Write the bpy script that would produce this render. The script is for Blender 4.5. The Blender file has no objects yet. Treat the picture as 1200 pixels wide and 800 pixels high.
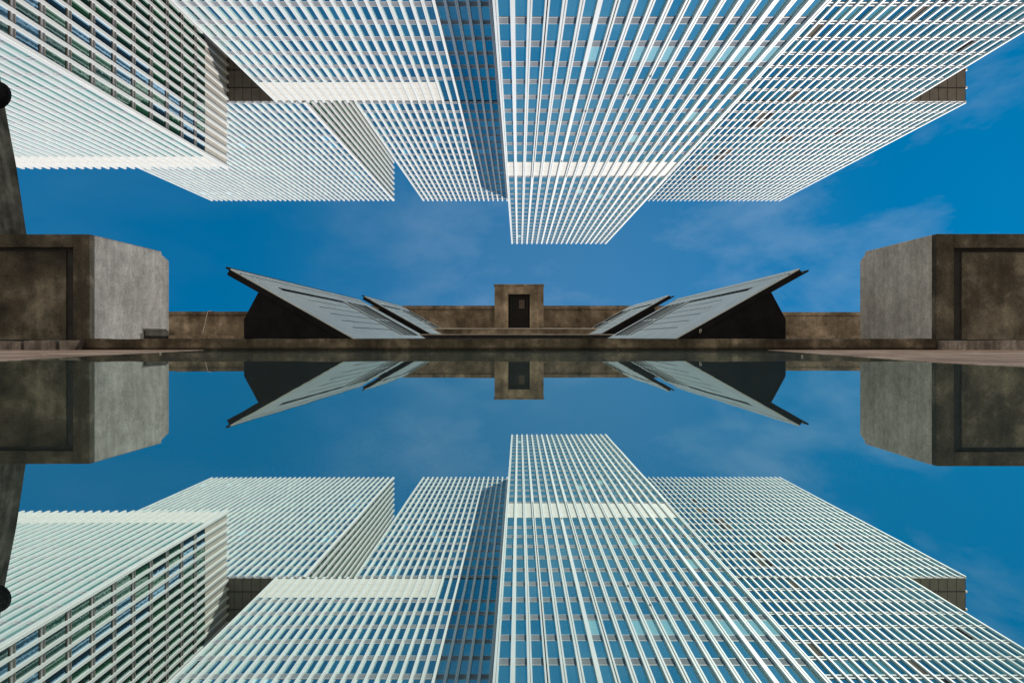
import bpy, bmesh, math, random
from mathutils import Matrix, Vector, noise
R = math.radians
random.seed(7)
SC = bpy.context.scene
COL = SC.collection

# ------------------------------------------------------------------ camera
F = 800.0                    # focal length in photo pixels (1200 wide)
CX, CY = 608.0, 396.0        # vanishing point of the tower axes / horizon in the photo
EYE = 0.20                   # lens just above the water
cam = bpy.data.cameras.new('camera')
cam.sensor_fit = 'HORIZONTAL'
cam.sensor_width = 36.0
cam.lens = 24.0
cam.shift_x = (600 - CX) / 1200
cam.shift_y = (CY - 400) / 1200
cam.clip_start = 0.02
cam.clip_end = 3000
cam_o = bpy.data.objects.new('camera', cam)
COL.objects.link(cam_o)
cam_o.location = (0, 0, EYE)
cam_o.rotation_euler = (R(90), 0, 0)
SC.camera = cam_o

# ------------------------------------------------------------------ sky and sun
SUN = Vector((0.354, 0.742, -0.571)).normalized()     # towards the sun: the whole place is tipped over, its "up" is +Y
world = bpy.data.worlds.new('World')
SC.world = world
world.use_nodes = True
wn, wl = world.node_tree.nodes, world.node_tree.links
wn.clear()
w_out = wn.new('ShaderNodeOutputWorld')
w_bg = wn.new('ShaderNodeBackground')
w_bg.inputs['Strength'].default_value = 0.10
tc = wn.new('ShaderNodeTexCoord')
mp = wn.new('ShaderNodeMapping')
mp.vector_type = 'POINT'
mp.inputs['Rotation'].default_value = (R(90), 0, 0)
sky = wn.new('ShaderNodeTexSky')
sky.sky_type = 'NISHITA'
sky.sun_disc = False
sky.sun_elevation = math.asin(SUN.y)
sky.sun_rotation = math.atan2(SUN.x, -SUN.z)
sky.altitude = 900
sky.air_density = 1.0
sky.dust_density = 0.05
sky.ozone_density = 2.6
hs = wn.new('ShaderNodeHueSaturation')
hs.inputs['Hue'].default_value = 0.481
hs.inputs['Saturation'].default_value = 1.40
hs.inputs['Value'].default_value = 1.3
wl.new(tc.outputs['Generated'], mp.inputs['Vector'])
wl.new(mp.outputs['Vector'], sky.inputs['Vector'])
wl.new(sky.outputs['Color'], hs.inputs['Color'])
# thin high cloud
cm = wn.new('ShaderNodeMapping')
cm.inputs['Scale'].default_value = (2.0, 1.0, 3.4)
cm.inputs['Location'].default_value = (0.35, 0.1, 0.6)
cm.inputs['Rotation'].default_value = (0, R(38), 0)
cn = wn.new('ShaderNodeTexNoise')
cn.inputs['Scale'].default_value = 1.7
cn.inputs['Detail'].default_value = 7
cn.inputs['Roughness'].default_value = 0.58
cn.inputs['Distortion'].default_value = 0.25
cr = wn.new('ShaderNodeMapRange')
cr.inputs['From Min'].default_value = 0.44
cr.inputs['From Max'].default_value = 0.76
cr.inputs['To Min'].default_value = 0.0
cr.inputs['To Max'].default_value = 0.30
cmix = wn.new('ShaderNodeMix')
cmix.data_type = 'RGBA'
cmix.inputs[7].default_value = (5.2, 6.2, 7.0, 1)
wl.new(tc.outputs['Generated'], cm.inputs['Vector'])
wl.new(cm.outputs['Vector'], cn.inputs['Vector'])
wl.new(cn.outputs['Fac'], cr.inputs['Value'])
# the cloud thins out away from the sun's side
cx = wn.new('ShaderNodeSeparateXYZ')
cg = wn.new('ShaderNodeMapRange')
cg.interpolation_type = 'SMOOTHSTEP'
cg.inputs['From Min'].default_value = -0.42
cg.inputs['From Max'].default_value = 0.15
cg.inputs['To Min'].default_value = 0.10
cg.inputs['To Max'].default_value = 1.0
cmul = wn.new('ShaderNodeMath')
cmul.operation = 'MULTIPLY'
wl.new(tc.outputs['Generated'], cx.inputs['Vector'])
wl.new(cx.outputs['X'], cg.inputs['Value'])
wl.new(cg.outputs['Result'], cmul.inputs[0])
wl.new(cr.outputs['Result'], cmul.inputs[1])
# a pale veil of haze overhead (straight ahead of the camera)
vd = wn.new('ShaderNodeVectorMath'); vd.operation = 'DISTANCE'
vd.inputs[1].default_value = (0.06, 0.995, 0.03)
vr = wn.new('ShaderNodeMapRange'); vr.interpolation_type = 'SMOOTHSTEP'
vr.inputs['From Min'].default_value = 0.02
vr.inputs['From Max'].default_value = 0.48
vr.inputs['To Min'].default_value = 0.075
vr.inputs['To Max'].default_value = 0.0
vadd = wn.new('ShaderNodeMath'); vadd.operation = 'ADD'
wl.new(tc.outputs['Generated'], vd.inputs[0])
wl.new(vd.outputs['Value'], vr.inputs['Value'])
wl.new(vr.outputs['Result'], vadd.inputs[0])
wl.new(cmul.outputs['Value'], vadd.inputs[1])
wl.new(vadd.outputs['Value'], cmix.inputs[0])
wl.new(hs.outputs['Color'], cmix.inputs[6])
# the sunlit street far below the towers (behind the camera), which throws warm light back up
sx = wn.new('ShaderNodeSeparateXYZ')
gr = wn.new('ShaderNodeMapRange')
gr.inputs['From Min'].default_value = -0.03
gr.inputs['From Max'].default_value = 0.01
gr.inputs['To Min'].default_value = 1.0
gr.inputs['To Max'].default_value = 0.0
gmix = wn.new('ShaderNodeMix')
gmix.data_type = 'RGBA'
gmix.inputs[7].default_value = (6.0, 5.3, 4.4, 1)
wl.new(tc.outputs['Generated'], sx.inputs['Vector'])
wl.new(sx.outputs['Y'], gr.inputs['Value'])
wl.new(gr.outputs['Result'], gmix.inputs[0])
# roofs and blocks of the city round about hide much of the low bright sky
city = wn.new('ShaderNodeMapRange')
city.inputs['From Min'].default_value = 0.0
city.inputs['From Max'].default_value = 0.80
city.inputs['To Min'].default_value = 0.20
city.inputs['To Max'].default_value = 1.0
cvm = wn.new('ShaderNodeVectorMath')
cvm.operation = 'SCALE'
wl.new(sx.outputs['Y'], city.inputs['Value'])
wl.new(cmix.outputs[2], cvm.inputs[0])
wl.new(city.outputs['Result'], cvm.inputs['Scale'])
wl.new(cvm.outputs['Vector'], gmix.inputs[6])
wl.new(gmix.outputs[2], w_bg.inputs['Color'])
wl.new(w_bg.outputs['Background'], w_out.inputs['Surface'])

sun = bpy.data.lights.new('sun', 'SUN')
sun.energy = 3.7
sun.angle = R(0.5)
sun.color = (1.0, 0.95, 0.88)
sun_o = bpy.data.objects.new('sun', sun)
COL.objects.link(sun_o)
sun_o.rotation_euler = SUN.to_track_quat('Z', 'Y').to_euler()
sun_o.location = SUN * 300

SC.view_settings.view_transform = 'Standard'
SC.view_settings.look = 'None'
SC.view_settings.exposure = 0.3
SC.view_settings.gamma = 1.0
SC.view_settings.use_curve_mapping = False
SC.render.engine = 'CYCLES'
SC.cycles.caustics_reflective = True
SC.cycles.sample_clamp_indirect = 3.0
SC.cycles.caustics_refractive = False
SC.cycles.max_bounces = 8

# ------------------------------------------------------------------ materials
def nodes_of(name):
    m = bpy.data.materials.new(name)
    m.use_nodes = True
    nt = m.node_tree
    return m, nt.nodes, nt.links, nt.nodes['Principled BSDF']

def concrete(name, dark, mid, light, scale=1.0, bump=0.25, streak=0.5, rough=0.9, contrast=(0.34, 0.52, 0.68), low_band=None):
    """cast concrete: broad stains, vertical weather streaks, fine grain, pin holes"""
    m, n, l, b = nodes_of(name)
    t = n.new('ShaderNodeTexCoord')
    big = n.new('ShaderNodeTexNoise')
    big.inputs['Scale'].default_value = 1.1 * scale
    big.inputs['Detail'].default_value = 8
    big.inputs['Roughness'].default_value = 0.62
    big.inputs['Distortion'].default_value = 0.15
    l.new(t.outputs['Object'], big.inputs['Vector'])
    ramp = n.new('ShaderNodeValToRGB')
    e = ramp.color_ramp.elements
    e[0].position = contrast[0]; e[0].color = (*dark, 1)
    e[1].position = contrast[2]; e[1].color = (*light, 1)
    x = e.new(contrast[1]); x.color = (*mid, 1)
    l.new(big.outputs['Fac'], ramp.inputs['Fac'])
    ms = n.new('ShaderNodeMapping')
    ms.inputs['Scale'].default_value = (5 * scale, 5 * scale, 0.55 * scale)
    l.new(t.outputs['Object'], ms.inputs['Vector'])
    st = n.new('ShaderNodeTexNoise')
    st.inputs['Scale'].default_value = 1.3
    st.inputs['Detail'].default_value = 6
    l.new(ms.outputs['Vector'], st.inputs['Vector'])
    sr = n.new('ShaderNodeMapRange')
    sr.inputs['From Min'].default_value = 0.35
    sr.inputs['From Max'].default_value = 0.62
    sr.inputs['To Min'].default_value = 1 - streak
    sr.inputs['To Max'].default_value = 1.08
    l.new(st.outputs['Fac'], sr.inputs['Value'])
    fine = n.new('ShaderNodeTexNoise')
    fine.inputs['Scale'].default_value = 38 * scale
    fine.inputs['Detail'].default_value = 5
    l.new(t.outputs['Object'], fine.inputs['Vector'])
    fr = n.new('ShaderNodeMapRange')
    fr.inputs['From Min'].default_value = 0.3
    fr.inputs['From Max'].default_value = 0.7
    fr.inputs['To Min'].default_value = 0.78
    fr.inputs['To Max'].default_value = 1.18
    l.new(fine.outputs['Fac'], fr.inputs['Value'])
    # scuffs and patches of middle size, pin holes
    md = n.new('ShaderNodeTexNoise')
    md.inputs['Scale'].default_value = 5.5 * scale
    md.inputs['Detail'].default_value = 10
    md.inputs['Roughness'].default_value = 0.72
    l.new(t.outputs['Object'], md.inputs['Vector'])
    mr2 = n.new('ShaderNodeMapRange')
    mr2.inputs['From Min'].default_value = 0.38
    mr2.inputs['From Max'].default_value = 0.60
    mr2.inputs['To Min'].default_value = 0.80
    mr2.inputs['To Max'].default_value = 1.12
    l.new(md.outputs['Fac'], mr2.inputs['Value'])
    vo = n.new('ShaderNodeTexVoronoi')
    vo.inputs['Scale'].default_value = 7.0 * scale
    l.new(t.outputs['Object'], vo.inputs['Vector'])
    vr = n.new('ShaderNodeMapRange')
    vr.inputs['From Min'].default_value = 0.04
    vr.inputs['From Max'].default_value = 0.075
    vr.inputs['To Min'].default_value = 0.45
    vr.inputs['To Max'].default_value = 1.0
    l.new(vo.outputs['Distance'], vr.inputs['Value'])
    m3 = n.new('ShaderNodeMath'); m3.operation = 'MULTIPLY'
    l.new(mr2.outputs['Result'], m3.inputs[0]); l.new(vr.outputs['Result'], m3.inputs[1])
    m4 = n.new('ShaderNodeMath'); m4.operation = 'MULTIPLY'
    l.new(m3.outputs['Value'], m4.inputs[0]); l.new(sr.outputs['Result'], m4.inputs[1])
    mul = n.new('ShaderNodeMath'); mul.operation = 'MULTIPLY'
    l.new(m4.outputs['Value'], mul.inputs[0]); l.new(fr.outputs['Result'], mul.inputs[1])
    if low_band:      # darker band just over the water
        sz = n.new('ShaderNodeSeparateXYZ')
        l.new(t.outputs['Object'], sz.inputs['Vector'])
        wz = n.new('ShaderNodeMath'); wz.operation = 'MULTIPLY_ADD'
        l.new(md.outputs['Fac'], wz.inputs[0]); wz.inputs[1].default_value = -0.07; l.new(sz.outputs['Z'], wz.inputs[2])
        wr = n.new('ShaderNodeMapRange')
        wr.inputs['From Min'].default_value = low_band - 0.055
        wr.inputs['From Max'].default_value = low_band - 0.02
        wr.inputs['To Min'].default_value = 0.22
        wr.inputs['To Max'].default_value = 1.0
        l.new(wz.outputs['Value'], wr.inputs['Value'])
        wm = n.new('ShaderNodeMath'); wm.operation = 'MULTIPLY'
        l.new(mul.outputs['Value'], wm.inputs[0]); l.new(wr.outputs['Result'], wm.inputs[1])
        mul = wm
    mx = n.new('ShaderNodeVectorMath'); mx.operation = 'SCALE'
    l.new(ramp.outputs['Color'], mx.inputs[0]); l.new(mul.outputs['Value'], mx.inputs['Scale'])
    l.new(mx.outputs['Vector'], b.inputs['Base Color'])
    b.inputs['Roughness'].default_value = rough
    b.inputs['Specular IOR Level'].default_value = 0.25
    bp = n.new('ShaderNodeBump')
    bp.inputs['Strength'].default_value = bump
    bp.inputs['Distance'].default_value = 0.03
    ad = n.new('ShaderNodeMath'); ad.operation = 'ADD'
    l.new(md.outputs['Fac'], ad.inputs[0]); l.new(fine.outputs['Fac'], ad.inputs[1])
    l.new(ad.outputs['Value'], bp.inputs['Height'])
    l.new(bp.outputs['Normal'], b.inputs['Normal'])
    return m

def paint(name, col, var=0.08, rough=0.5, scale=(0.4, 0.25, 0.4), metallic=0.0, spec=0.4, bump=0.0):
    """coated metal or panel with slight patchy weathering"""
    m, n, l, b = nodes_of(name)
    t = n.new('ShaderNodeTexCoord')
    mpn = n.new('ShaderNodeMapping')
    mpn.inputs['Scale'].default_value = scale
    l.new(t.outputs['Object'], mpn.inputs['Vector'])
    ns = n.new('ShaderNodeTexNoise')
    ns.inputs['Scale'].default_value = 3.0
    ns.inputs['Detail'].default_value = 6
    l.new(mpn.outputs['Vector'], ns.inputs['Vector'])
    mr = n.new('ShaderNodeMapRange')
    mr.inputs['From Min'].default_value = 0.3
    mr.inputs['From Max'].default_value = 0.7
    mr.inputs['To Min'].default_value = 1 - var
    mr.inputs['To Max'].default_value = 1 + var
    l.new(ns.outputs['Fac'], mr.inputs['Value'])
    sc = n.new('ShaderNodeVectorMath'); sc.operation = 'SCALE'
    sc.inputs[0].default_value = col
    l.new(mr.outputs['Result'], sc.inputs['Scale'])
    l.new(sc.outputs['Vector'], b.inputs['Base Color'])
    b.inputs['Roughness'].default_value = rough
    b.inputs['Metallic'].default_value = metallic
    b.inputs['Specular IOR Level'].default_value = spec
    if bump:
        bp = n.new('ShaderNodeBump')
        bp.inputs['Strength'].default_value = bump
        bp.inputs['Distance'].default_value = 0.01
        l.new(ns.outputs['Fac'], bp.inputs['Height'])
        l.new(bp.outputs['Normal'], b.inputs['Normal'])
    return m

def glass(name, tint, body, reflect, rough=0.03):
    """coated window glass: a mirror-like solar coating over a dark or blinded room"""
    m, n, l, b = nodes_of(name)
    out = n['Material Output']
    b.inputs['Base Color'].default_value = (*body, 1)
    b.inputs['Roughness'].default_value = 0.35
    b.inputs['Specular IOR Level'].default_value = 0.0
    g = n.new('ShaderNodeBsdfGlossy')
    g.inputs['Color'].default_value = (*tint, 1)
    g.inputs['Roughness'].default_value = rough
    t = n.new('ShaderNodeTexCoord')
    ns = n.new('ShaderNodeTexNoise')
    ns.inputs['Scale'].default_value = 0.9
    ns.inputs['Detail'].default_value = 2
    l.new(t.outputs['Object'], ns.inputs['Vector'])
    bp = n.new('ShaderNodeBump')
    bp.inputs['Strength'].default_value = 0.10
    bp.inputs['Distance'].default_value = 0.05
    l.new(ns.outputs['Fac'], bp.inputs['Height'])
    l.new(bp.outputs['Normal'], g.inputs['Normal'])
    mx = n.new('ShaderNodeMixShader')
    mx.inputs['Fac'].default_value = reflect
    l.new(b.outputs['BSDF'], mx.inputs[1]); l.new(g.outputs['BSDF'], mx.inputs[2])
    l.new(mx.outputs['Shader'], out.inputs['Surface'])
    return m

M = {}
M['fin'] = paint('white_fin_coating', (0.80, 0.80, 0.78), 0.05, 0.45, (0.5, 0.12, 0.5))
M['joint'] = paint('dark_joint', (0.05, 0.055, 0.06), 0.1, 0.6)
M['spandrel'] = paint('grey_spandrel_panel', (0.235, 0.25, 0.275), 0.12, 0.8, (0.6, 0.4, 0.6), spec=0.05)
M['rail'] = paint('pale_rail', (0.50, 0.51, 0.53), 0.05, 0.5)
M['band'] = paint('cream_band_panel', (0.64, 0.61, 0.56), 0.05, 0.6, (1.0, 0.3, 1.0))
M['core'] = paint('dark_wall_behind_glass', (0.05, 0.07, 0.09), 0.1, 0.6)
M['beige'] = paint('beige_end_panel', (0.50, 0.46, 0.40), 0.08, 0.7, (0.8, 0.8, 0.8))
M['bracket'] = paint('brown_transom', (0.22, 0.20, 0.18), 0.12, 0.6)
M['soffit'] = paint('dark_soffit_panel', (0.16, 0.145, 0.125), 0.15, 0.7, (0.5, 0.5, 0.5))
M['soffit_line'] = paint('soffit_joint', (0.02, 0.02, 0.02), 0.1, 0.7)
M['roof'] = paint('flat_roof_membrane', (0.30, 0.30, 0.30), 0.1, 0.9)
GL_TEAL = [glass('teal_glass_a', (0.60, 0.90, 0.84), (0.09, 0.18, 0.20), 0.70),
           glass('teal_glass_b', (0.52, 0.84, 0.80), (0.07, 0.15, 0.17), 0.70),
           glass('teal_glass_c', (0.70, 0.94, 0.88), (0.12, 0.22, 0.23), 0.68),
           glass('teal_glass_blind', (0.80, 0.96, 0.92), (0.46, 0.74, 0.70), 0.45)]
GL_BLUE = [glass('blue_glass_a', (0.38, 0.54, 0.54), (0.05, 0.11, 0.16), 0.74),
           glass('blue_glass_b', (0.31, 0.47, 0.50), (0.04, 0.09, 0.14), 0.74),
           glass('blue_glass_c', (0.52, 0.68, 0.64), (0.07, 0.14, 0.18), 0.72),
           glass('blue_glass_blind', (0.60, 0.84, 0.90), (0.16, 0.34, 0.40), 0.6)]
GL_DEEP = [glass('deep_blue_glass_a', (0.15, 0.54, 0.66), (0.03, 0.13, 0.20), 0.72),
           glass('deep_blue_glass_b', (0.10, 0.47, 0.62), (0.02, 0.11, 0.18), 0.72),
           glass('deep_blue_glass_c', (0.22, 0.62, 0.70), (0.05, 0.17, 0.22), 0.70),
           glass('deep_blue_glass_blind', (0.30, 0.66, 0.66), (0.16, 0.36, 0.40), 0.6)]
GL_PALE = [glass('pale_glass_a', (0.34, 0.58, 0.57), (0.05, 0.09, 0.10), 0.70),
           glass('pale_glass_b', (0.28, 0.52, 0.51), (0.05, 0.08, 0.09), 0.70),
           glass('pale_glass_c', (0.48, 0.64, 0.62), (0.08, 0.12, 0.12), 0.66),
           glass('pale_glass_blind', (0.50, 0.66, 0.62), (0.30, 0.42, 0.42), 0.5)]
GL_GREEN = [glass('green_glass_a', (0.30, 0.42, 0.40), (0.012, 0.060, 0.035), 0.38),  # green in the glass colour stands for what the panes reflect
            glass('green_glass_b', (0.26, 0.36, 0.36), (0.010, 0.040, 0.030), 0.40),
            glass('green_glass_c', (0.34, 0.46, 0.42), (0.020, 0.085, 0.045), 0.34),
            glass('green_glass_sky', (0.22, 0.38, 0.52), (0.02, 0.06, 0.10), 0.60)]
GL_BROWN = glass('brown_reflection_pane', (0.30, 0.28, 0.26), (0.15, 0.125, 0.10), 0.10)  # dull brown colour stands in for reflections in the panes
GL_DARK = glass('dark_window', (0.25, 0.25, 0.26), (0.02, 0.02, 0.02), 0.25)

# ------------------------------------------------------------------ mesh helpers
class MB:
    def __init__(s):
        s.v, s.f, s.mi, s.mats = [], [], [], []
    def mat(s, m):
        if m not in s.mats:
            s.mats.append(m)
        return s.mats.index(m)
    def poly(s, pts, m):
        i0 = len(s.v)
        s.v += [tuple(p) for p in pts]
        s.f.append(tuple(range(i0, i0 + len(pts))))
        s.mi.append(s.mat(m))
    def hexa(s, p, m):      # 8 corners: bottom 0-3, top 4-7
        i = len(s.v); k = s.mat(m)
        s.v += [tuple(q) for q in p]
        for q in ((0, 3, 2, 1), (4, 5, 6, 7), (0, 1, 5, 4), (1, 2, 6, 5), (2, 3, 7, 6), (3, 0, 4, 7)):
            s.f.append(tuple(i + j for j in q)); s.mi.append(k)
    def box(s, x0, x1, y0, y1, z0, z1, m):
        s.hexa([(x0, y0, z0), (x1, y0, z0), (x1, y1, z0), (x0, y1, z0),
                (x0, y0, z1), (x1, y0, z1), (x1, y1, z1), (x0, y1, z1)], m)
    def obox(s, o, U, V, N, u0, u1, v0, v1, n0, n1, m):
        P = lambda u, v, n: o + U * u + V * v + N * n
        s.hexa([P(u0, v0, n0), P(u1, v0, n0), P(u1, v1, n0), P(u0, v1, n0),
                P(u0, v0, n1), P(u1, v0, n1), P(u1, v1, n1), P(u0, v1, n1)], m)
    def prism_y(s, prof, y0, y1, m):   # profile of (x, z), extruded along Y
        n = len(prof); i = len(s.v); k = s.mat(m)
        s.v += [(x, y0, z) for x, z in prof] + [(x, y1, z) for x, z in prof]
        s.f.append(tuple(i + j for j in range(n))); s.mi.append(k)
        s.f.append(tuple(i + n + j for j in reversed(range(n)))); s.mi.append(k)
        for j in range(n):
            q = (j + 1) % n
            s.f.append((i + j, i + n + j, i + n + q, i + q)); s.mi.append(k)
    def tube(s, a, b, r, m, n=8, r2=None):
        a, b = Vector(a), Vector(b)
        d = (b - a).normalized()
        u = d.orthogonal().normalized(); w = d.cross(u)
        r2 = r if r2 is None else r2
        i = len(s.v); k = s.mat(m)
        for c, rr in ((a, r), (b, r2)):
            for j in range(n):
                t = 2 * math.pi * j / n
                s.v.append(tuple(c + (u * math.cos(t) + w * math.sin(t)) * rr))
        for j in range(n):
            q = (j + 1) % n
            s.f.append((i + j, i + q, i + n + q, i + n + j)); s.mi.append(k)
        s.f.append(tuple(i + j for j in reversed(range(n)))); s.mi.append(k)
        s.f.append(tuple(i + n + j for j in range(n))); s.mi.append(k)
    def mesh(s, name, bevel=0.0, seg=2, smooth=False):
        me = bpy.data.meshes.new(name)
        me.from_pydata(s.v, [], s.f)
        for m in s.mats:
            me.materials.append(m)
        me.polygons.foreach_set('material_index', s.mi)
        bm = bmesh.new(); bm.from_mesh(me)
        if bevel:
            bmesh.ops.remove_doubles(bm, verts=bm.verts, dist=1e-5)
        bmesh.ops.recalc_face_normals(bm, faces=bm.faces)
        if bevel:
            ed = [e for e in bm.edges if len(e.link_faces) == 2 and e.calc_face_angle(0) > R(25)]
            bmesh.ops.bevel(bm, geom=ed, offset=bevel, segments=seg, profile=0.6, affect='EDGES', clamp_overlap=True)
        if smooth:
            for f in bm.faces: f.smooth = True
        bm.to_mesh(me); bm.free()
        return me
    def build(s, name, parent=None, **kw):
        return link(name, s.mesh(name, **kw), parent)

def link(name, me, parent=None, mat=None):
    """link a mesh; coordinates are world ones, so undo the parent's place"""
    o = bpy.data.objects.new(name, me)
    COL.objects.link(o)
    W = mat or Matrix.Identity(4)
    if parent:
        o.parent = parent
        W = world_of(parent).inverted() @ W
    o.matrix_basis = W
    return o

def world_of(o):
    return (world_of(o.parent) @ o.matrix_basis) if o.parent else o.matrix_basis.copy()

def tag(o, label=None, cat=None, group=None, kind=None):
    for k, v in (('label', label), ('category', cat), ('group', group), ('kind', kind)):
        if v: o[k] = v
    return o

def thing(name, loc, label, cat, group=None):
    e = bpy.data.objects.new(name, None)
    e.empty_display_size = 0.3
    COL.objects.link(e)
    e.matrix_basis = Matrix.Translation(Vector(loc))
    return tag(e, label, cat, group)

# ------------------------------------------------------------------ towers
ROOF, SPLIT = 145.0, 84.5        # distances of the roofs and of the shift half way up
FIN_W, FIN_D = 0.27, 0.27

def fin_mesh(style, b0, b1, w=FIN_W, d=FIN_D, jb=None):
    mb = MB()
    if style == 0:
        mb.box(-w / 2, w / 2, b0, b1, 0.005, d, M['fin'])
    elif style == 1:       # grooved: two thin blades with a web between
        mb.box(-w / 2, -w * 0.14, b0, b1, 0.005, d, M['fin'])
        mb.box(w * 0.06, w / 2, b0, b1, 0.005, d, M['fin'])
        mb.box(-w * 0.14, w * 0.06, b0 + 0.02, b1 - 0.02, 0.005, d * 0.72, M['fin'])
    else:                  # open joint: dark gap in the middle up to the band
        jb = jb or b1
        mb.box(-w / 2, -w * 0.15, b0, jb, 0.005, d, M['fin'])
        mb.box(w * 0.12, w / 2, b0, jb, 0.005, d, M['fin'])
        mb.box(-w * 0.15, w * 0.12, b0 + 0.02, jb - 0.02, 0.005, d * 0.35, M['joint'])
        if jb < b1 - 0.1:
            mb.box(-w / 2, w / 2, jb + 0.03, b1, 0.005, d, M['fin'])
    return mb.mesh('fin')

PICKED = {}
def px_of(p):
    return CX + p.x / p.y * F, CY - (p.z - EYE) / p.y * F

class Facade:
    """one elevation of a tower: fins along its height, a spandrel per storey, a pane per bay and storey.
    Local axes: a across, b up the tower (+Y), c outwards."""
    def __init__(s, tower, corner, angle, width, nbay, b0, b1, floor, glasses, sp=1.0, floor0=None, style=None,
                 band=None, band_cols=None, sp_style='grey', fin_w=FIN_W, fin_d=FIN_D, top_blank=None, special=None, jb=None):
        s.t = tower
        s.T = Matrix.Translation(Vector(corner)) @ Matrix.Rotation(R(angle), 4, 'Y')
        p = width / nbay
        b1 = b1 - 0.0
        end = top_blank if top_blank else b1
        # fins
        cache = {}
        for i in range(nbay + 1):
            st = style(i) if style else 0
            if st not in cache:
                cache[st] = fin_mesh(st, b0, b1 + 0.28, fin_w, fin_d, jb)
            link('fin', cache[st], tower, s.T @ Matrix.Translation((i * p, 0, 0)))
        # storeys: spandrel then window
        rows = []
        b = floor0 if floor0 is not None else b0
        while b < end - 0.4:
            if band and band[0] - 0.4 < b < band[1] - 0.4:
                b = band[1] + 0.02
                continue
            top = min(b + floor, end)
            if band and b < band[0] < top:
                top = band[0]
            rows.append((b, top)); b = top
        mb = MB()
        e = 0.08
        if sp_style == 'grey':
            mb.box(0.02, width - 0.02, e, sp - e, 0.004, 0.036, M['spandrel'])
            mb.box(0.02, width - 0.02, 0, e, 0.004, 0.05, M['rail'])
            mb.box(0.02, width - 0.02, sp - e, sp, 0.004, 0.05, M['rail'])
        elif sp_style == 'white':
            mb.box(0.02, width - 0.02, 0.17, sp - 0.17, 0.004, 0.04, M['spandrel'])
            mb.box(0.02, width - 0.02, 0, 0.17, 0.004, 0.09, M['rail'])
            mb.box(0.02, width - 0.02, sp - 0.17, sp, 0.004, 0.09, M['rail'])
        else:
            mb.box(0.02, width - 0.02, 0.12, sp - 0.12, 0.004, 0.05, M['rail'])
            mb.box(0.02, width - 0.02, 0, 0.12, 0.004, 0.12, M['bracket'])
            mb.box(0.02, width - 0.02, sp - 0.12, sp, 0.004, 0.12, M['bracket'])
        sm = mb.mesh('spandrel')
        for b_, t_ in rows:
            if t_ - b_ > sp + 0.2:
                link('spandrel', sm, tower, s.T @ Matrix.Translation((0, b_, 0)))
        if band:
            c0, c1 = band_cols or (0, nbay)
            mb = MB()
            k = 3
            for j in range(k):
                y0 = band[0] + (band[1] - band[0]) * j / k; y1 = band[0] + (band[1] - band[0]) * (j + 1) / k
                mb.box(c0 * p + 0.02, c1 * p - 0.02, y0 + 0.02, y1 - 0.02, 0.004, 0.06, M['band'])
            o = mb.mesh('band_panel')
            link('band_panel', o, tower, s.T)
        if top_blank:
            mb = MB()
            h = (b1 - top_blank) / 2
            for j in range(2):
                mb.box(0.02, width - 0.02, top_blank + j * h + 0.02, top_blank + (j + 1) * h - 0.02, 0.004, 0.06, M['beige'] if angle == 90 else M['band'])
            link('end_panel', mb.mesh('end_panel'), tower, s.T)
        # panes
        gl = glasses
        lst = PICKED.setdefault(tower.name, [])
        for (b_, t_) in rows:
            w0 = b_ + (sp if t_ - b_ > sp + 0.2 else 0.02)
            row_r = random.random()
            for i in range(nbay):
                r = random.random()
                m = gl[0] if r < 0.42 else gl[1] if r < 0.70 else gl[2] if r < 0.985 else gl[3]
                if special:
                    q = special(i, nbay, (w0 + t_) / 2, r)
                    if q: m = q
                lst.append((s, i * p + 0.03, (i + 1) * p - 0.03, w0 + 0.015, t_ - 0.015, m))
        if band and band_cols and band_cols != (0, nbay):
            for i in list(range(0, band_cols[0])) + list(range(band_cols[1], nbay)):
                for j in range(2):
                    y0 = band[0] + (band[1] - band[0]) / 2 * j
                    lst.append((s, i * p + 0.03, (i + 1) * p - 0.03, y0 + 0.03, y0 + (band[1] - band[0]) / 2 - 0.03, gl[0]))

def panes(tower):
    """the hundred panes that show largest are parts of their own, the rest one part"""
    lst = PICKED.pop(tower.name)
    sc = []
    for k, (s, a0, a1, b0, b1, m) in enumerate(lst):
        q = [s.T @ Vector((a, b, 0.03)) for a, b in ((a0, b0), (a1, b0), (a1, b1), (a0, b1))]
        pp = [px_of(v) for v in q]
        if all(-2 < x < 1202 and -2 < y < 802 for x, y in pp):
            ar = abs(sum(pp[i][0] * pp[(i + 1) % 4][1] - pp[(i + 1) % 4][0] * pp[i][1] for i in range(4))) / 2
            sc.append((ar, k))
    sc.sort(reverse=True)
    single = set(k for _, k in sc[:100])
    cache = {}
    rest = MB()
    for k, (s, a0, a1, b0, b1, m) in enumerate(lst):
        w, h = a1 - a0, b1 - b0
        rx, ry = random.gauss(0, 0.0045), random.gauss(0, 0.0045)
        L = s.T @ Matrix.Translation(((a0 + a1) / 2, (b0 + b1) / 2, 0.03)) @ Matrix.Rotation(rx, 4, 'X') @ Matrix.Rotation(ry, 4, 'Y')
        if k in single:
            key = (round(w, 2), round(h, 2), m.name)
            if key not in cache:
                mb = MB(); mb.box(-w / 2, w / 2, -h / 2, h / 2, -0.008, 0.008, m)
                cache[key] = mb.mesh('window')
            link('window', cache[key], tower, L)
        else:
            rest.poly([L @ Vector(c) for c in ((-w / 2, -h / 2, 0), (w / 2, -h / 2, 0), (w / 2, h / 2, 0), (-w / 2, h / 2, 0))], m)
    me = bpy.data.meshes.new('window_field')
    me.from_pydata(rest.v, [], rest.f)
    for m in rest.mats: me.materials.append(m)
    me.polygons.foreach_set('material_index', rest.mi)
    o = link('window_field', me, tower)
    o['kind'] = 'stuff'

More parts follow.
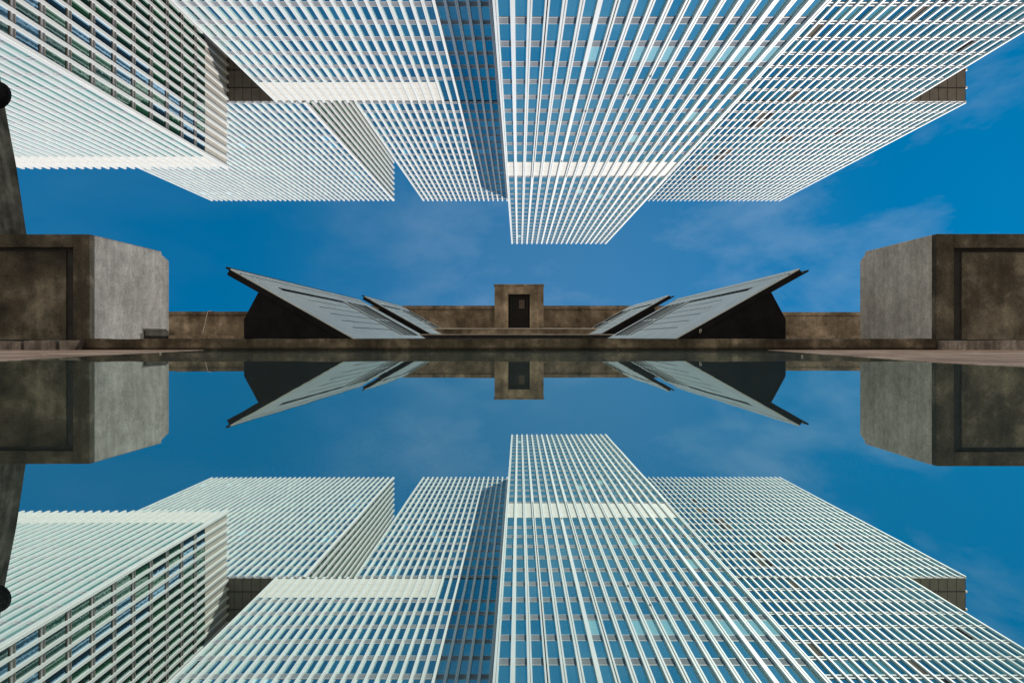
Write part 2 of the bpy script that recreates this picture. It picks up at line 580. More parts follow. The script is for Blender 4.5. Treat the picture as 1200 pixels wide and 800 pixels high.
def core(tower, name, x0, x1, y0, y1, z0, z1):
    mb = MB()
    mb.box(x0 + 0.01, x1 - 0.01, y0, y1 - 0.25, z0 + 0.01, z1, M['core'])
    mb.build(name, tower)
    mb = MB()
    mb.box(x0 + 0.05, x1 - 0.05, y1 - 0.248, y1, z0 + 0.05, z1 - 0.05, M['roof'])
    mb.build('roof', tower)

def soffit(tower, x0, x1, y, z0, z1, loops=False):
    mb = MB()
    mb.box(x0, x1, y - 0.12, y - 0.002, z0, z1, M['soffit'])
    n = max(2, int((x1 - x0) / 1.05))
    for i in range(n + 1):
        x = x0 + (x1 - x0) * i / n
        mb.box(x - 0.03, x + 0.03, y - 0.135, y - 0.121, z0 + 0.02, z1 - 0.02, M['soffit_line'])
    for z in [z0 + 1.6 + 2.2 * k for k in range(6)]:
        if z < z1:
            mb.box(x0 + 0.02, x1 - 0.02, y - 0.152, y - 0.136, z - 0.06, z + 0.06, M['soffit_line'])
    mb.build('soffit', tower)

ZC, ZB, ZL = 20.45, 29.55, 21.35       # heights of the street faces over the water
TOP = 58.0
TG = 'white finned office towers'

# the middle tower, nearest
xc0, xc1 = -1.42, 18.4
t = thing('office_tower', ((xc0 + xc1) / 2, 36, ZC), 'narrow central tower nearest the viewer with teal glass and one full cream band', 'office tower', TG)
core(t, 'tower_body', xc0, xc1, 36, ROOF, ZC, TOP)
def c_style(i):
    j = 19 - i
    return 2 if j % 4 == 3 else (0 if j % 5 == 1 else 1)
def c_special(i, n, b, r):
    if 47.4 < b < 50.6 and i < 10 and r < 0.8: return GL_TEAL[3]
    if 47.4 > b > 40 and i < 9 and r < 0.5: return GL_TEAL[2]
    if 108 < b < 110 and r < 0.5: return GL_TEAL[2]
Facade(t, (xc1, 0, ZC), 180, xc1 - xc0, 19, 36, ROOF, 3.45, GL_TEAL, 0.98, floor0=36.1, style=c_style,
       band=(78.4, 85.0), jb=85.0, special=c_special, fin_w=0.30)
panes(t)
mb = MB()
for i, b in ((9, 56.0), (12, 60.0), (13, 77.0), (8, 52.0)):
    x = xc1 - i * (xc1 - xc0) / 19
    mb.box(x - 0.07, x + 0.07, b, b + 0.35, ZC - 0.33, ZC - 0.302, M['joint'])
mb.build('fin_clips', t).name = 'clip'

# tower to its left: wide lower block, narrower upper block
xb0, xb1 = -29.9, -1.50
t = thing('office_tower', (-16, 52, ZB), 'tower with blue panes and cream band partly in the shadow of the central tower', 'office tower', TG)
core(t, 'lower_block', xb0, xb1, 52, SPLIT - 0.1, ZB, TOP)
core(t, 'upper_block', -20.2, xb1, SPLIT - 0.1, ROOF, ZB, TOP)
def b_style(i): return 1 if i % 3 == 1 else 0
nb = 29
pb = (xb1 - xb0) / nb
Facade(t, (xb1, 0, ZB), 180, xb1 - xb0, nb, 52, SPLIT - 0.32, 3.45, GL_BLUE, 0.95, floor0=52.6, style=b_style,
       band=(78.2, SPLIT - 0.15), band_cols=(8, nb))
Facade(t, (xb1, 0, ZB), 180, xb1 + 20.2, 19, SPLIT + 0.05, ROOF, 3.45, GL_BLUE, 0.95, style=b_style)
panes(t)
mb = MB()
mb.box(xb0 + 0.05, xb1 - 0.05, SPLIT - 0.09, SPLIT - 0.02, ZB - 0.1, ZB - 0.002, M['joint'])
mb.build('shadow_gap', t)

# upper block far left, its dark soffit over the low tower
x20, x21 = -65.2, -26.7
t = thing('office_tower', (-46, SPLIT + 0.2, ZB), 'far tower of dense white fins behind the dark soffit beside the green windows', 'office tower', TG)
core(t, 'upper_block', x20, x21, SPLIT + 0.2, ROOF, ZB, TOP)
Facade(t, (x21, 0, ZB), 180, x21 - x20, 37, SPLIT + 0.1, ROOF, 3.45, GL_BLUE, 0.95, fin_d=0.25, fin_w=0.25)
Facade(t, (x21, 0, TOP), 90, TOP - ZB, 25, SPLIT + 0.1, ROOF, 3.45, GL_GREEN, 0.60, fin_d=0.27, fin_w=0.36)
soffit(t, x20 + 0.02, x21 - 0.02, SPLIT + 0.2, ZB + 0.02, TOP - 0.05)
panes(t)

# low tower far left with green windows on its flank
x10, x11 = -76.0, -36.1
t = thing('office_tower', (-56, 40, ZL), 'tower whose flank shows green windows between heavy white fins and beige end panels', 'office tower', TG)
core(t, 'tower_body', x10, x11, 40, SPLIT - 0.1, ZL, TOP)
Facade(t, (x11, 0, ZL), 180, x11 - x10, 38, 40, SPLIT - 0.25, 3.05, GL_PALE, 0.60, floor0=42.2, fin_d=0.26, fin_w=0.28, top_blank=79.4)
def g_special(i, n, b, r):
    # bluer panes near the street front, sky reflection put into their colour
    j = n - 1 - i
    w = abs(j - (4.5 - (b - 55) * 0.16))
    if w < 1.6 and r < 0.8: return GL_GREEN[3]
    if b < 52 and j < 6 and r < 0.6: return GL_GREEN[3]
Facade(t, (x11, 0, TOP), 90, TOP - ZL, 35, 40, SPLIT - 0.25, 3.05, GL_GREEN, 0.55, floor0=42.2, sp_style='brown', fin_d=0.22, fin_w=0.28,
       top_blank=78.4, special=g_special)
panes(t)

# right tower: upper block shifted outwards over a soffit
xr0, xr1, xr2 = 18.95, 48.0, 55.35
t = thing('office_tower', (34, 52, ZB), 'wide tower with deep blue panes, scattered panes painted with brown reflections and a stepped outer edge', 'office tower', TG)
core(t, 'lower_block', xr0, xr1, 28, SPLIT - 0.1, ZB, TOP)
core(t, 'upper_block', xr0, xr2, SPLIT + 0.2, ROOF, ZB, TOP)
brown = [(18, 57), (17, 60.5), (14, 81), (26, 70), (9, 64), (21, 50)]
brown2 = [(13, 88.5), (14, 88.5), (13, 92), (14, 92), (13, 107), (14, 107), (13, 110.5), (14, 110.5), (12, 118), (13, 118), (13, 125), (20, 100), (21, 100), (27, 96), (6, 114)]
def r_sp(n, tab):
    def f(i, nn, b, r):
        j = nn - 1 - i
        for a, c in tab:
            if a == j and abs(b - c) < 1.75: return GL_BROWN if (a * 7 + int(c)) % 3 else GL_DARK
        if 40 < b < 62 and 10 < j < 24 and r > 0.90: return GL_DEEP[3]
    return f
nr = 30
Facade(t, (xr1, 0, ZB), 180, xr1 - xr0, nr, 28, SPLIT - 0.3, 3.45, GL_DEEP, 0.70, floor0=28.5, sp_style='white', style=lambda i: 2 if i % 7 == 3 else 0,
       fin_w=0.18, special=r_sp(nr, brown))
nr2 = 38
Facade(t, (xr2, 0, ZB), 180, xr2 - xr0, nr2, SPLIT + 0.05, ROOF, 3.45, GL_DEEP, 0.70, sp_style='white', fin_w=0.18, special=r_sp(nr2, brown2))
panes(t)
soffit(t, xr1 - 6, xr2 - 0.02, SPLIT + 0.2, ZB + 0.02, TOP - 0.05)
mb = MB()
for z in [ZB + 1.7 + 2.2 * k for k in range(8)]:
    mb.box(xr2 + 0.005, xr2 + 0.26, SPLIT + 0.1, ROOF + 0.25, z - 0.12, z + 0.12, M['fin'])
mb.build('side_fins', t).name = 'side_rail'

# ------------------------------------------------------------------ the flooded terrace
M['wall'] = concrete('brown_rendered_wall', (0.095, 0.073, 0.050), (0.28, 0.22, 0.155), (0.52, 0.42, 0.315), 0.6, 0.3, 0.22)
M['conc'] = concrete('grey_cast_concrete', (0.27, 0.26, 0.245), (0.325, 0.315, 0.30), (0.38, 0.37, 0.35), 1.0, 0.3, 0.13)
M['conc_pale'] = concrete('pale_cast_concrete', (0.48, 0.45, 0.405), (0.58, 0.545, 0.495), (0.66, 0.62, 0.565), 1.0, 0.25, 0.15)
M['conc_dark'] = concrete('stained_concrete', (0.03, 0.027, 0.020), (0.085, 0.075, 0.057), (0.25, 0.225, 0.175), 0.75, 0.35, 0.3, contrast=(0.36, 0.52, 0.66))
M['kerb'] = concrete('dark_kerb_concrete', (0.022, 0.018, 0.012), (0.085, 0.069, 0.048), (0.28, 0.23, 0.17), 1.3, 0.4, 0.25, low_band=0.045)
M['kerb_grey'] = concrete('worn_kerb_stone', (0.12, 0.11, 0.10), (0.25, 0.22, 0.20), (0.38, 0.35, 0.33), 2.4, 0.5, 0.4)
M['apron'] = concrete('pinkish_paving', (0.30, 0.20, 0.155), (0.54, 0.385, 0.31), (0.80, 0.64, 0.54), 1.0, 0.3, 0.1)
M['pylon'] = concrete('rough_olive_concrete', (0.07, 0.065, 0.05), (0.16, 0.15, 0.12), (0.27, 0.255, 0.21), 1.0, 0.45, 0.4)
M['black'] = paint('black_weathered_metal', (0.007, 0.007, 0.008), 0.5, 0.7, (1.2, 1.2, 1.2), spec=0.15, bump=0.2)
M['slot'] = paint('matt_black_slot', (0.004, 0.004, 0.004), 0.3, 1.0, spec=0.0)
M['membrane'] = paint('black_roofing_felt', (0.02, 0.02, 0.02), 0.4, 0.8, (2, 2, 2))
M['zinc'] = paint('pale_grey_metal', (0.52, 0.58, 0.60), 0.10, 0.42, (0.7, 0.5, 0.7), metallic=0.35)
M['zinc2'] = paint('grey_louvre_metal', (0.50, 0.56, 0.58), 0.12, 0.42, (1, 0.6, 1), metallic=0.3)
M['skin'] = M['zinc']
M['pale'] = paint('pale_coping', (0.5, 0.46, 0.40), 0.2, 0.8, (2, 2, 2))
M['pane_dark'] = glass('roof_glass', (0.10, 0.14, 0.16), (0.01, 0.014, 0.018), 0.25, 0.06)

def water_material():
    m, n, l, b = nodes_of('still_water')
    out = n['Material Output']
    g = n.new('ShaderNodeBsdfGlossy')
    g.inputs['Color'].default_value = (0.80, 0.90, 0.84, 1)
    g.inputs['Roughness'].default_value = 0.0
    b.inputs['Base Color'].default_value = (0.06, 0.13, 0.11, 1)
    b.inputs['Roughness'].default_value = 0.4
    t = n.new('ShaderNodeTexCoord')
    ns = n.new('ShaderNodeTexNoise')
    ns.inputs['Scale'].default_value = 1.4
    ns.inputs['Detail'].default_value = 2
    l.new(t.outputs['Object'], ns.inputs['Vector'])
    bp = n.new('ShaderNodeBump')
    bp.inputs['Strength'].default_value = 0.012
    bp.inputs['Distance'].default_value = 0.02
    l.new(ns.outputs['Fac'], bp.inputs['Height'])
    l.new(bp.outputs['Normal'], g.inputs['Normal'])
    mx = n.new('ShaderNodeMixShader')
    mx.inputs['Fac'].default_value = 0.92
    l.new(b.outputs['BSDF'], mx.inputs[1]); l.new(g.outputs['BSDF'], mx.inputs[2])
    l.new(mx.outputs['Shader'], out.inputs['Surface'])
    return m

def at(x, y, Y):
    """photo pixel to a point at distance Y"""
    return Vector(((x - CX) * Y / F, Y, EYE + (CY - y) * Y / F))

KY = 11.25                # kerb front
mb = MB()
mb.poly([(-45, -14, 0), (45, -14, 0), (45, KY + 0.1, 0), (-45, KY + 0.1, 0)], water_material())
tag(mb.build('water'), kind='structure')
mb = MB()
WX0, WX1, WY0, WY1 = -7.72, -5.88, 11.9, 19.5      # unseen opening, added so the sun reaches the left block's flank
for (x0, x1, y0, y1) in ((-46, WX0, -15, 48), (WX1, 46, -15, 48), (WX0, WX1, -15, WY0), (WX0, WX1, WY1, 48)):
    mb.box(x0, x1, y0, y1, -0.9, -0.4, M['conc_dark'])
for (x0, x1, y0, y1) in ((-46, WX0, KY + 0.12, 48), (WX1, 46, KY + 0.12, 48), (WX0, WX1, KY + 0.12, WY0), (WX0, WX1, WY1, 48), (WX0, WX0 + 0.08, 14.08, 15.3)):
    mb.box(x0, x1, y0, y1, -0.398, 0.165, M['membrane'])
mb.box(-46, 46, -15, -14.02, -0.398, 0.10, M['conc_dark'])
for sx in (-1, 1):
    mb.box(sx * 45.02 if sx > 0 else -46, 46 if sx > 0 else -45.02, -14.0, KY, -0.398, 0.10, M['conc_dark'])
tag(mb.build('terrace'), kind='structure')

# paving strips between kerb and water, ragged at the waterline
def shore(px, y_out):
    pts = []
    for x, y in px:
        Y = EYE * F / (y - CY)
        pts.append(((x - CX) * Y / F, Y))
    out = []
    for (xa, ya), (xb, yb) in zip(pts, pts[1:]):
        for k in range(14):
            f = k / 14
            x = xa + (xb - xa) * f; y = ya + (yb - ya) * f
            out.append((x, y + 0.16 * noise.noise(Vector((x * 1.7, y * 1.7, 3.1))) + 0.12 * noise.noise(Vector((x * 6, y * 6, 1.0)))))
    out.append(pts[-1])
    return out
for px, sgn in (([(238, 410.3), (212, 411.6), (150, 414.6), (100, 417.0), (50, 420.0), (0, 423.2), (-120, 430)], -1),
                ([(900, 410.3), (932, 412.4), (1007, 418), (1095, 424.5), (1200, 429.5), (1400, 440)], 1)):
    sh = shore(px, KY)
    mb = MB()
    top = 0.004
    yk, xl = KY + 0.05, sgn * 44.9
    sh = [(x, min(y, yk - 0.01)) for x, y in sh]
    mb.poly([(x, y, top) for x, y in sh] + [(xl, sh[-1][1], top), (xl, yk, top), (sh[0][0], yk, top)], M['apron'])
    for a, b in zip(sh, sh[1:]):
        mb.poly([(a[0], a[1], top), (b[0], b[1], top), (b[0] - sgn * 0.004, b[1], -0.03), (a[0] - sgn * 0.004, a[1], -0.03)], M['apron'])
    tag(mb.build('pavement'), kind='structure')

# kerb
def rough_box(x0, x1, y0, y1, z0, z1, m, amp=0.008, step=0.25, seed=0.0):
    """a long cast piece with uneven arrises"""
    mb = MB()
    nx = max(1, int(abs(x1 - x0) / step))
    k = mb.mat(m)
    rings = []
    for i in range(nx + 1):
        x = x0 + (x1 - x0) * i / nx
        ring = []
        for j, (y, z) in enumerate(((y0, z0), (y1, z0), (y1, z1), (y0, z1))):
            a = amp * noise.noise(Vector((x * 2.3, j * 3.7 + seed, 0.5))) + amp * 0.6 * noise.noise(Vector((x * 9, j * 5.1 + seed, 2.5)))
            ring.append((x, y + (a if y == y0 else 0), z + (a if z == z1 else 0)))
        rings.append(ring)
    for r in rings: mb.v += r
    for i in range(nx):
        for j in range(4):
            q = (j + 1) % 4
            mb.f.append((i * 4 + j, i * 4 + q, i * 4 + 4 + q, i * 4 + 4 + j)); mb.mi.append(k)
    mb.f.append((0, 3, 2, 1)); mb.mi.append(k)
    n = nx * 4
    mb.f.append((n, n + 1, n + 2, n + 3)); mb.mi.append(k)
    return mb
xk0, xk1 = at(98, 0, KY).x, at(1098, 0, KY).x
mb = rough_box(xk0, xk1, KY, KY + 0.45, -0.35, 0.186, M['kerb'], 0.012)
tag(mb.build('kerb', bevel=0.008), kind='structure')
mb = rough_box(xk1 + 0.02, 30, KY - 0.10, KY + 0.45, -0.35, 0.158, M['kerb_grey'], 0.016, seed=4.0)
tag(mb.build('kerb', bevel=0.012), kind='structure')
# separate stones on the left
ends = [98, 69, 27, -8, -60, -120, -190, -260]
for i in range(len(ends) - 1):
    xr_, xl_ = at(ends[i], 0, KY - 0.1).x - 0.03, at(ends[i + 1], 0, KY - 0.1).x + 0.03
    mb = rough_box(xl_, xr_, KY - 0.12 + random.uniform(-.03, .03), KY + 0.42, -0.1, 0.150 + random.uniform(-.012, .012), M['kerb_grey'], 0.02, 0.12, seed=i * 2.2)
    if i == 0:
        for k, v in enumerate(mb.v):
            if v[0] > xr_ - 0.15 and v[2] > 0.1:
                mb.v[k] = (v[0] - 0.0, v[1], v[2])
            if v[0] > xr_ - 0.02 and v[2] < 0.1:
                mb.v[k] = (v[0] - 0.14, v[1], v[2])
    o = mb.build('kerb_stone', bevel=0.015)
    nm = ['kerb stone with a slanting end at the grey block corner', 'long middle kerb stone below the stained panel', 'kerb stone cut off by the picture edge'][min(i, 2)]
    tag(o, nm + (' in the stone row' if i < 3 else ', in the hidden run'), 'kerb stone', 'kerb stones before the left block')
    if ends[i] < -5:
        bpy.data.objects.remove(o)

# big concrete blocks either side
def planter(name, label, xc, yf, yb, top, sgn, width, low_top, notch, group, flank):
    """block whose inner side shows; sgn -1 at the left, +1 at the right"""
    e = thing(name, (xc + sgn * width / 2, (yf + yb) / 2, 0.17), label, 'concrete block', group)
    base = 0.167
    X = lambda d: xc + sgn * d
    def bx(mb, d0, d1, y0, y1, z0, z1, m):
        a, b = sorted((X(d0), X(d1)))
        mb.box(a, b, y0, y1, z0, z1, m)
    rec = 0.30
    mb = MB()
    prof = [(yf + 0.14, base), (notch, base), (notch, low_top), (yb + 0.05, low_top + 0.09), (yb, low_top + 0.11), (yb, top), (yf + 0.14, top)]
    a, b = X(0), X(width)
    n = len(prof)
    mb.v = [(a, y, z) for y, z in prof] + [(b, y, z) for y, z in prof]
    mb.f = [tuple(range(n)), tuple(range(2 * n - 1, n - 1, -1))] + [(q, (q + 1) % n, n + (q + 1) % n, n + q) for q in range(n)]
    mb.mi = [mb.mat(flank)] * len(mb.f)
    mb.build('block', e, bevel=0.015)
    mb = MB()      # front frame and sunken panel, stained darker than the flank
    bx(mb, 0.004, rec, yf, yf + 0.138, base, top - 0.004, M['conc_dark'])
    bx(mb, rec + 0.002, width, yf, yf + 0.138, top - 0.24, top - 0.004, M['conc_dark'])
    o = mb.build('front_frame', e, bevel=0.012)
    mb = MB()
    bx(mb, rec - 0.02, rec + 0.17, yf + 0.10, yf + 0.136, base, top - 0.24, M['membrane'])  # black strips put in as the shadow in the groove round the panel
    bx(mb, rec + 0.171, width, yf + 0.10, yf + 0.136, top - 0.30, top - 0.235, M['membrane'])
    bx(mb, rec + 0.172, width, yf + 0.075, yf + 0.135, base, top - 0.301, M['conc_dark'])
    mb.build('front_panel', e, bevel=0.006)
    return e
planter('concrete_block', 'concrete block with a pale grey flank and a dark patch low on it, pylon behind', -7.72, 12.28, 14.75, 2.07, -1, 6.0, 1.90, 15.06, 'large concrete blocks on the terrace', M['conc'])
planter('concrete_block', 'concrete block with a browner flank beside the pink paving, its front panel stained dark', 7.02, 11.48, 13.85, 1.955, 1, 6.0, 1.78, 14.05, 'large concrete blocks on the terrace', M['conc_pale'])
# thin dark slab added as the shadow low on the left block's flank
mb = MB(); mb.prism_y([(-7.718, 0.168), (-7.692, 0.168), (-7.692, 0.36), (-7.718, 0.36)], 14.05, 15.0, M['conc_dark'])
tag(mb.build('shadow_slab', bevel=0.015), 'thin dark slab put in as the shadow low on the pale flank of the left block', 'slab')

# leaning pylon at the far left with a black dome lamp
mb = MB()
yp = 16.4
def zpx(y): return EYE + (CY - y) * yp / F
def xpx(x): return (x - CX) * yp / F
rows = [(286, 33), (274.5, 31.5), (195, 19.5), (127.5, 6.6), (87, 0), (20, -12), (-60, -27)]
prof = [(xpx(x), zpx(y)) for y, x in rows]
prof = [(prof[0][0] + 0.05, 0.167)] + prof + [(xpx(-110), zpx(-60)), (xpx(-110), 0.167)]
mb.prism_y(prof, yp - 0.9, yp, M['pylon'])
tag(mb.build('leaning_pylon', bevel=0.02), 'tall rough olive concrete pylon leaning away at the picture edge behind the left block', 'pylon')
yp = 15.45
lp = Vector((xpx(-2), yp, zpx(112)))
e = thing('dome_lamp', lp, 'round black dome lamp fixed to the leaning pylon', 'lamp')
mb = MB()
ns, nr_ = 20, 8
rad = 0.29
for j in range(nr_):
    a0, a1 = math.pi / 2 * j / nr_, math.pi / 2 * (j + 1) / nr_
    for i in range(ns):
        t0, t1 = 2 * math.pi * i / ns, 2 * math.pi * (i + 1) / ns
        P = lambda a, t: lp + Vector((rad * math.cos(a) * math.cos(t), -0.10 - rad * math.sin(a) * 0.9, rad * math.cos(a) * math.sin(t)))
        mb.poly([P(a0, t0), P(a0, t1), P(a1, t1), P(a1, t0)] if j < nr_ - 1 else [P(a0, t0), P(a0, t1), P(a1, t1)], M['black'])
dm = mb.mesh('dome', smooth=True)
link('dome', dm, e)
mb = MB(); mb.tube(lp + Vector((0, -0.1, 0)), lp + Vector((0, -0.002, 0)), rad + 0.015, M['black'], 24)
mb.build('base_ring', e)

# roof vents: dark wedge bodies under a sloping glazed and boarded hatch
def vent(mir, dx, y0, y1, z_base, detail, label, k=1.0, lip='top'):
    """profile in metres; mir = -1 left, +1 right (mirrored)"""
    s = 1 if mir < 0 else -1
    px_ = lambda x: s * x + dx
    Fp = Vector((px_(-3.48), 0, z_base + 0.0)); Ep = Vector((px_(-6.13), 0, z_base + 1.49))
    U = (Ep - Fp); Ls = U.length; U.normalize()
    V = Vector((0, 1, 0))
    N = Vector((-U.z * (1 if U.x > 0 else -1), 0, abs(U.x)))
    if N.z < 0: N = -N
    e = thing('roof_vent', ((Fp.x + Ep.x) / 2, (y0 + y1) / 2, z_base), label, 'roof vent', 'sloping roof vents on the terrace')
    th = 0.15
    # dark body
    zb = 0.167 - 0.0
    mb = MB()
    prof = [(px_(-5.85), zb), (px_(-5.85), z_base + 0.42), (px_(-5.55), z_base + 0.98)]
    A = Fp - N * th; B = Ep - N * th
    u_of = lambda x: (x - A.x) / U.x
    for x in (px_(-5.52),):
        q = A + U * u_of(x); prof.append((q.x, q.z - 0.004))
    q = A + U * ((zb - A.z) / U.z) if A.z < zb else A
    prof.append((q.x, max(q.z, zb) ))
    mb.prism_y(prof, y0 + 0.03, y1 - 0.03, M['black'])
    mb.build('body', e)
    # hatch slab: black edge, metal skin
    mb = MB()
    mb.obox(Fp, U, V, N, 0.0, Ls, y0, y1, -th, -0.022, M['black'])
    mb.obox(Fp, U, V, N, 0.0, Ls, y0, y1, -0.021, -0.012, M['skin'])
    mb.build('slab', e)
    if lip == 'top':
        mb = MB(); mb.obox(Fp, U, V, N, Ls - 0.01, Ls + 0.09, y0, y1, -0.045, -0.004, M['black']); mb.build('eave_lip', e)
    else:
        mb = MB(); mb.obox(Fp, U, V, N, Ls + 0.001, Ls + 0.15, y0, y1, -th, -th + 0.035, M['black']); mb.build('eave_lip', e)
    # fields along the ridge: plain boards from a to b, mullion, louvres from c to d
    if k < 1:
        a, b, c, d = y0 + 0.4, y0 + 4.6, y0 + 5.2, y1 - 0.35
        bars = ((c + 1.0, 0.5),)
    else:
        a, b, c, d = 15.75, 21.25, 21.95, 25.0
        bars = ((22.55, 0.20), (23.25, 0.18), (24.0, 0.14))
    ut, ub = 0.795 * Ls, 0.07 * Ls
    T0, T1 = -0.0115, 0.006       # sheet metal: lies nearly flush
    mb = MB()
    mb.obox(Fp, U, V, N, ut, 0.915 * Ls, y0 + 0.01, y1 - 0.01, T0, T1, M['zinc'])
    mb.obox(Fp, U, V, N, 0.928 * Ls, Ls - 0.01, y0 + 0.01, y1 - 0.01, T0, T1, M['zinc'])
    mb.obox(Fp, U, V, N, 0.0, ub, y0 + 0.01, y1 - 0.01, T0, T1, M['zinc'])
    mb.obox(Fp, U, V, N, ub + 0.002, ut - 0.002, y0 + 0.01, a, T0, T1, M['zinc'])
    mb.obox(Fp, U, V, N, ub + 0.002, ut - 0.002, d, y1 - 0.01, T0, T1, M['zinc'])
    mb.build('frame', e)
    mb = MB()
    mb.obox(Fp, U, V, N, ub + 0.004, ut - 0.004, b + 0.36, c, T0, T1 + 0.006, M['zinc'])
    mb.build('mullion', e)
    mb = MB()      # flat black backing painting the recess shadow at boards' top edge and mullion
    mb.obox(Fp, U, V, N, 0.9155 * Ls, 0.9275 * Ls, y0 + 0.02, y1 - 0.02, T0, T0 + 0.003, M['slot'])
    mb.obox(Fp, U, V, N, ub + 0.004, ut - 0.004, a + 0.002, b + 0.358, T0 + 0.0002, T0 + 0.003, M['slot'])
    mb.build('backing', e)
    nbd = 6
    top_gap = 0.13
    h = (ut - ub - top_gap) / nbd
    for q in range(nbd):
        u0 = ub + 0.004 + h * q; u1 = u0 + h - 0.038
        mb = MB(); mb.obox(Fp, U, V, N, u0, u1, a + 0.004, b, T0 + 0.0032, 0.0035, M['zinc'])
        # the groove between two boards stops short of the front edge
        if q < nbd - 1: mb.obox(Fp, U, V, N, u1 + 0.0005, u1 + 0.0375, a + 0.004, a + 0.5 + 0.12 * q, T0 + 0.0032, 0.0035, M['zinc'])
        link('board', mb.mesh('board'), e)
    mb = MB(); mb.obox(Fp, U, V, N, ub + 0.004, ut - 0.004, c + 0.002, d - 0.002, T0 + 0.0002, -0.006, M['slot']); mb.build('pane', e)
    for v, w in bars:
        mb = MB(); mb.obox(Fp, U, V, N, ub + 0.02, ut - 0.03, v, v + w, -0.0058, 0.003, M['zinc2'])
        link('louvre_bar', mb.mesh('louvre_bar'), e)
    mb = MB(); mb.obox(Fp, U, V, N, Ls * 0.40, Ls * 0.425, c + 0.004, d - 0.8 if k == 1 else d - 0.01, 0.0035, 0.008, M['zinc']); mb.build('cross_bar', e)
    return e
vent(-1, 0.0, 14.5, 26.2, 0.185, True, 'boarded roof vent with a lip along its high edge, rising towards the pale grey block', 1.0, 'top')
vent(-1, 0.02, 27.0, 35.5, 0.37, True, 'short roof vent half hidden behind the vent with the lipped high edge', 0.6, 'top')
vent(1, -0.17, 14.5, 25.6, 0.185, True, 'boarded roof vent with a drip ledge under its high edge and a small white hook', 1.0, 'low')
vent(1, -0.33, 26.3, 35.5, 0.37, True, 'short roof vent half hidden behind the vent with the white hook', 0.6, 'low')
hp = at(821, 388, 14.44)
mb = MB()
prev = None
for i in range(9):
    t0 = math.pi * 1.5 * i / 8
    q = hp + Vector((0.02 * math.cos(t0), 0, 0.04 * math.sin(t0)))
    if prev: mb.tube(prev, q, 0.009, M['pale'], 6)
    prev = q
mb.tube(hp + Vector((0.02, 0, 0)), hp + Vector((0.02, 0.09, 0.0)), 0.009, M['pale'], 6)
tag(mb.build('cable_hook'), 'tiny pale hook on the dark end wall of the right-hand long vent', 'hook')

# low black upstand with a pale coping, brown step, back wall, door hut
mb = rough_box(-5.0, 5.2, 25.6, 26.0, 0.166, 0.315, M['membrane'], 0.006, 0.4)
mb.build('roof_upstand')
o = bpy.data.objects['roof_upstand']; tag(o, 'low black upstand running between the two short vents', 'upstand')
e = o
mb = rough_box(-5.0, 5.2, 25.57, 26.03, 0.317, 0.345, M['pale'], 0.006, 0.4); mb.build('coping', e)
mb = rough_box(-6.8, 6.6, 31.0, 35.2, 0.166, 0.60, M['wall'], 0.01, 0.5)
o = mb.build('brown_step'); tag(o, 'long low brown step in front of the back wall under the door hut', 'step')
mb = rough_box(-6.8, 6.6, 30.97, 35.3, 0.602, 0.655, M['pale'], 0.008, 0.5); mb.build('coping', o)

def wall(x0, x1, y, top, label):
    o = rough_box(x0, x1, y, y + 0.4, 0.166, top - 0.19, M['wall'], 0.01, 0.5, seed=x0).build('parapet_wall')
    tag(o, label, 'wall', 'brown parapet walls at the back')
    rough_box(x0 - 0.02, x1 + 0.02, y - 0.07, y + 0.47, top - 0.188, top, M['wall'], 0.008, 0.4, seed=x0 + 1).build('coping', o)
    rough_box(x0 - 0.02, x1 + 0.02, y - 0.5, y - 0.01, 0.166, 0.33, M['wall'], 0.05, 0.12, seed=x0 + 2).build('rubble_ledge', o)
    return o
wall(-8.5, 8.5, 38.0, 2.0, 'middle stretch of brown parapet wall on both sides of the door hut')
wall(-30, -8.55, 40.0, 1.75, 'brown parapet wall between the pale grey block and the long vent with a leaning wire')
wall(8.55, 30, 40.0, 1.72, 'brown parapet wall between the long vent with the hook and the browner block')

M['mesh'] = paint('black_mesh', (0.03, 0.028, 0.025), 0.2, 0.7)
M['plate'] = paint('rusty_plate', (0.065, 0.048, 0.038), 0.2, 0.7)
yh = 35.35
e = thing('door_hut', (0, yh, 0.166), 'small square concrete hut with a black mesh door on the back wall', 'hut')
hx0, hx1 = at(579.5, 0, yh).x, at(637, 0, yh).x
dx0, dx1 = at(595.5, 0, yh).x, at(621, 0, yh).x
zt, zdt, zb_ = at(0, 334.5, yh).z, at(0, 344.5, yh).z, 0.166
mb = MB()
mb.box(hx0, dx0, yh, yh + 1.8, zb_, zt, M['wall'])
mb.box(dx1, hx1, yh, yh + 1.8, zb_, zt, M['wall'])
mb.box(dx0 + 0.001, dx1 - 0.001, yh, yh + 1.8, zdt, zt - 0.001, M['wall'])
mb.box(dx0 + 0.001, dx1 - 0.001, yh + 1.0, yh + 1.75, zb_, zdt - 0.001, M['membrane'])
mb.build('wall', e)
mb = MB(); mb.box(hx0 - 0.04, hx1 + 0.04, yh - 0.04, yh + 1.85, zt + 0.001, zt + 0.07, M['wall']); mb.build('roof_slab', e, bevel=0.015)
mb = MB()
nx_, nz_ = 8, 14
z0_ = at(0, 384, yh).z
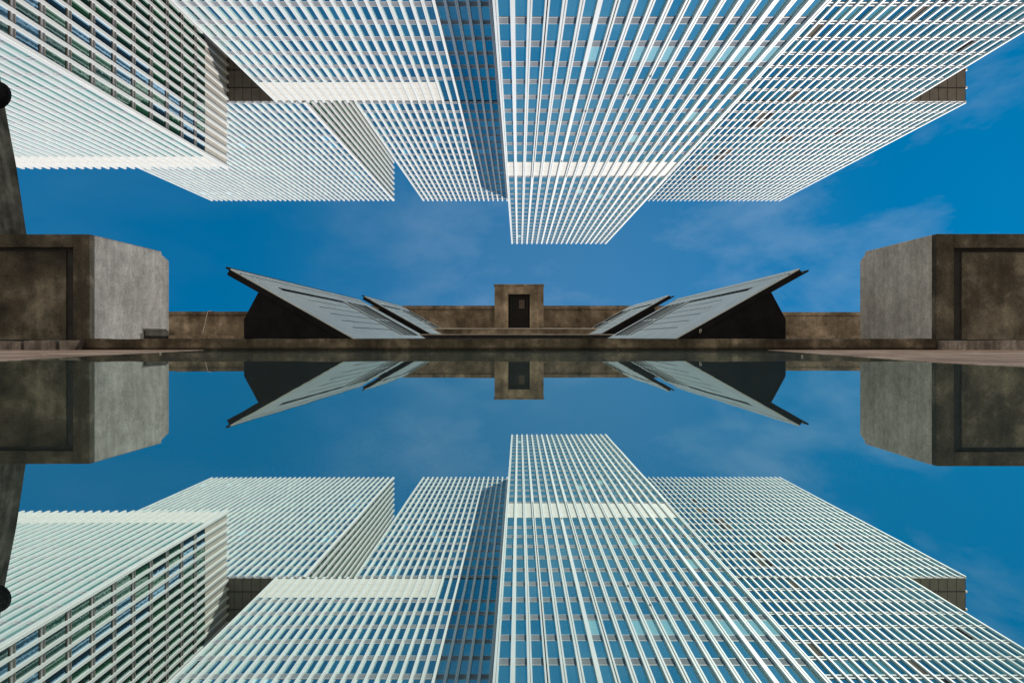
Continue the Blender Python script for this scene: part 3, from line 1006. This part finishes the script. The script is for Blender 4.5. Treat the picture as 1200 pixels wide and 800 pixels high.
for i in range(nx_ + 1):
    x = dx0 + 0.02 + (dx1 - dx0 - 0.04) * i / nx_
    mb.box(x - 0.012, x + 0.012, yh + 0.10, yh + 0.124, z0_, zdt - 0.01, M['mesh'])
for j in range(nz_ + 1):
    z = z0_ + 0.02 + (zdt - z0_ - 0.06) * j / nz_
    mb.box(dx0 + 0.01, dx1 - 0.01, yh + 0.126, yh + 0.15, z - 0.012, z + 0.012, M['mesh'])
d = mb.build('mesh_door', e)
mb = MB(); mb.box(dx0 + 0.55, dx0 + 0.85, yh + 0.07, yh + 0.098, zdt - 0.75, zdt - 0.30, M['plate']); mb.build('lock_plate', d)

# wire leaning on the left parapet
a, b = at(243.5, 365, 39.9), at(237.5, 391, 39.3)
mb = MB(); mb.tube(a, b, 0.022, M['pale'], 6)
mb.tube(a, a + Vector((0.18, 0.12, 0.03)), 0.022, M['pale'], 6)
tag(mb.build('leaning_wire'), 'thin pale wire leaning against the brown parapet beside the grey block', 'wire')

for px, py, Y, r, lab in ((940, 418.0, 7.2, 0.022, 'pale pebble at the tip of the paving by the browner block'), (1046, 416.5, 7.3, 0.03, 'grey pebble on the pink paving under the browner block'),
                          (188, 414.5, 9.0, 0.025, 'small pebble on the paving under the pale grey block'), (52, 417, 7.6, 0.03, 'chip of stone on the paving before the kerb stones')):
    Yp = EYE * F / (py - CY)
    mb = MB()
    r *= 0.55
    c = Vector(((px - CX) * Yp / F, Yp, 0.004))
    ring = [[c + Vector((r * (1 + 0.25 * random.uniform(-1, 1)) * k * math.cos(a * math.pi / 4), r * (1 + 0.25 * random.uniform(-1, 1)) * k * math.sin(a * math.pi / 4), z)) for a in range(8)] for k, z in ((0.9, 0.0), (1.0, r * 0.5), (0.55, r))]
    for q in range(2):
        for a in range(8):
            mb.poly([ring[q][a], ring[q][(a + 1) % 8], ring[q + 1][(a + 1) % 8], ring[q + 1][a]], M['pale'])
    mb.poly(ring[2], M['pale'])
    tag(mb.build('pebble'), lab, 'pebble', 'pebbles on the paving')
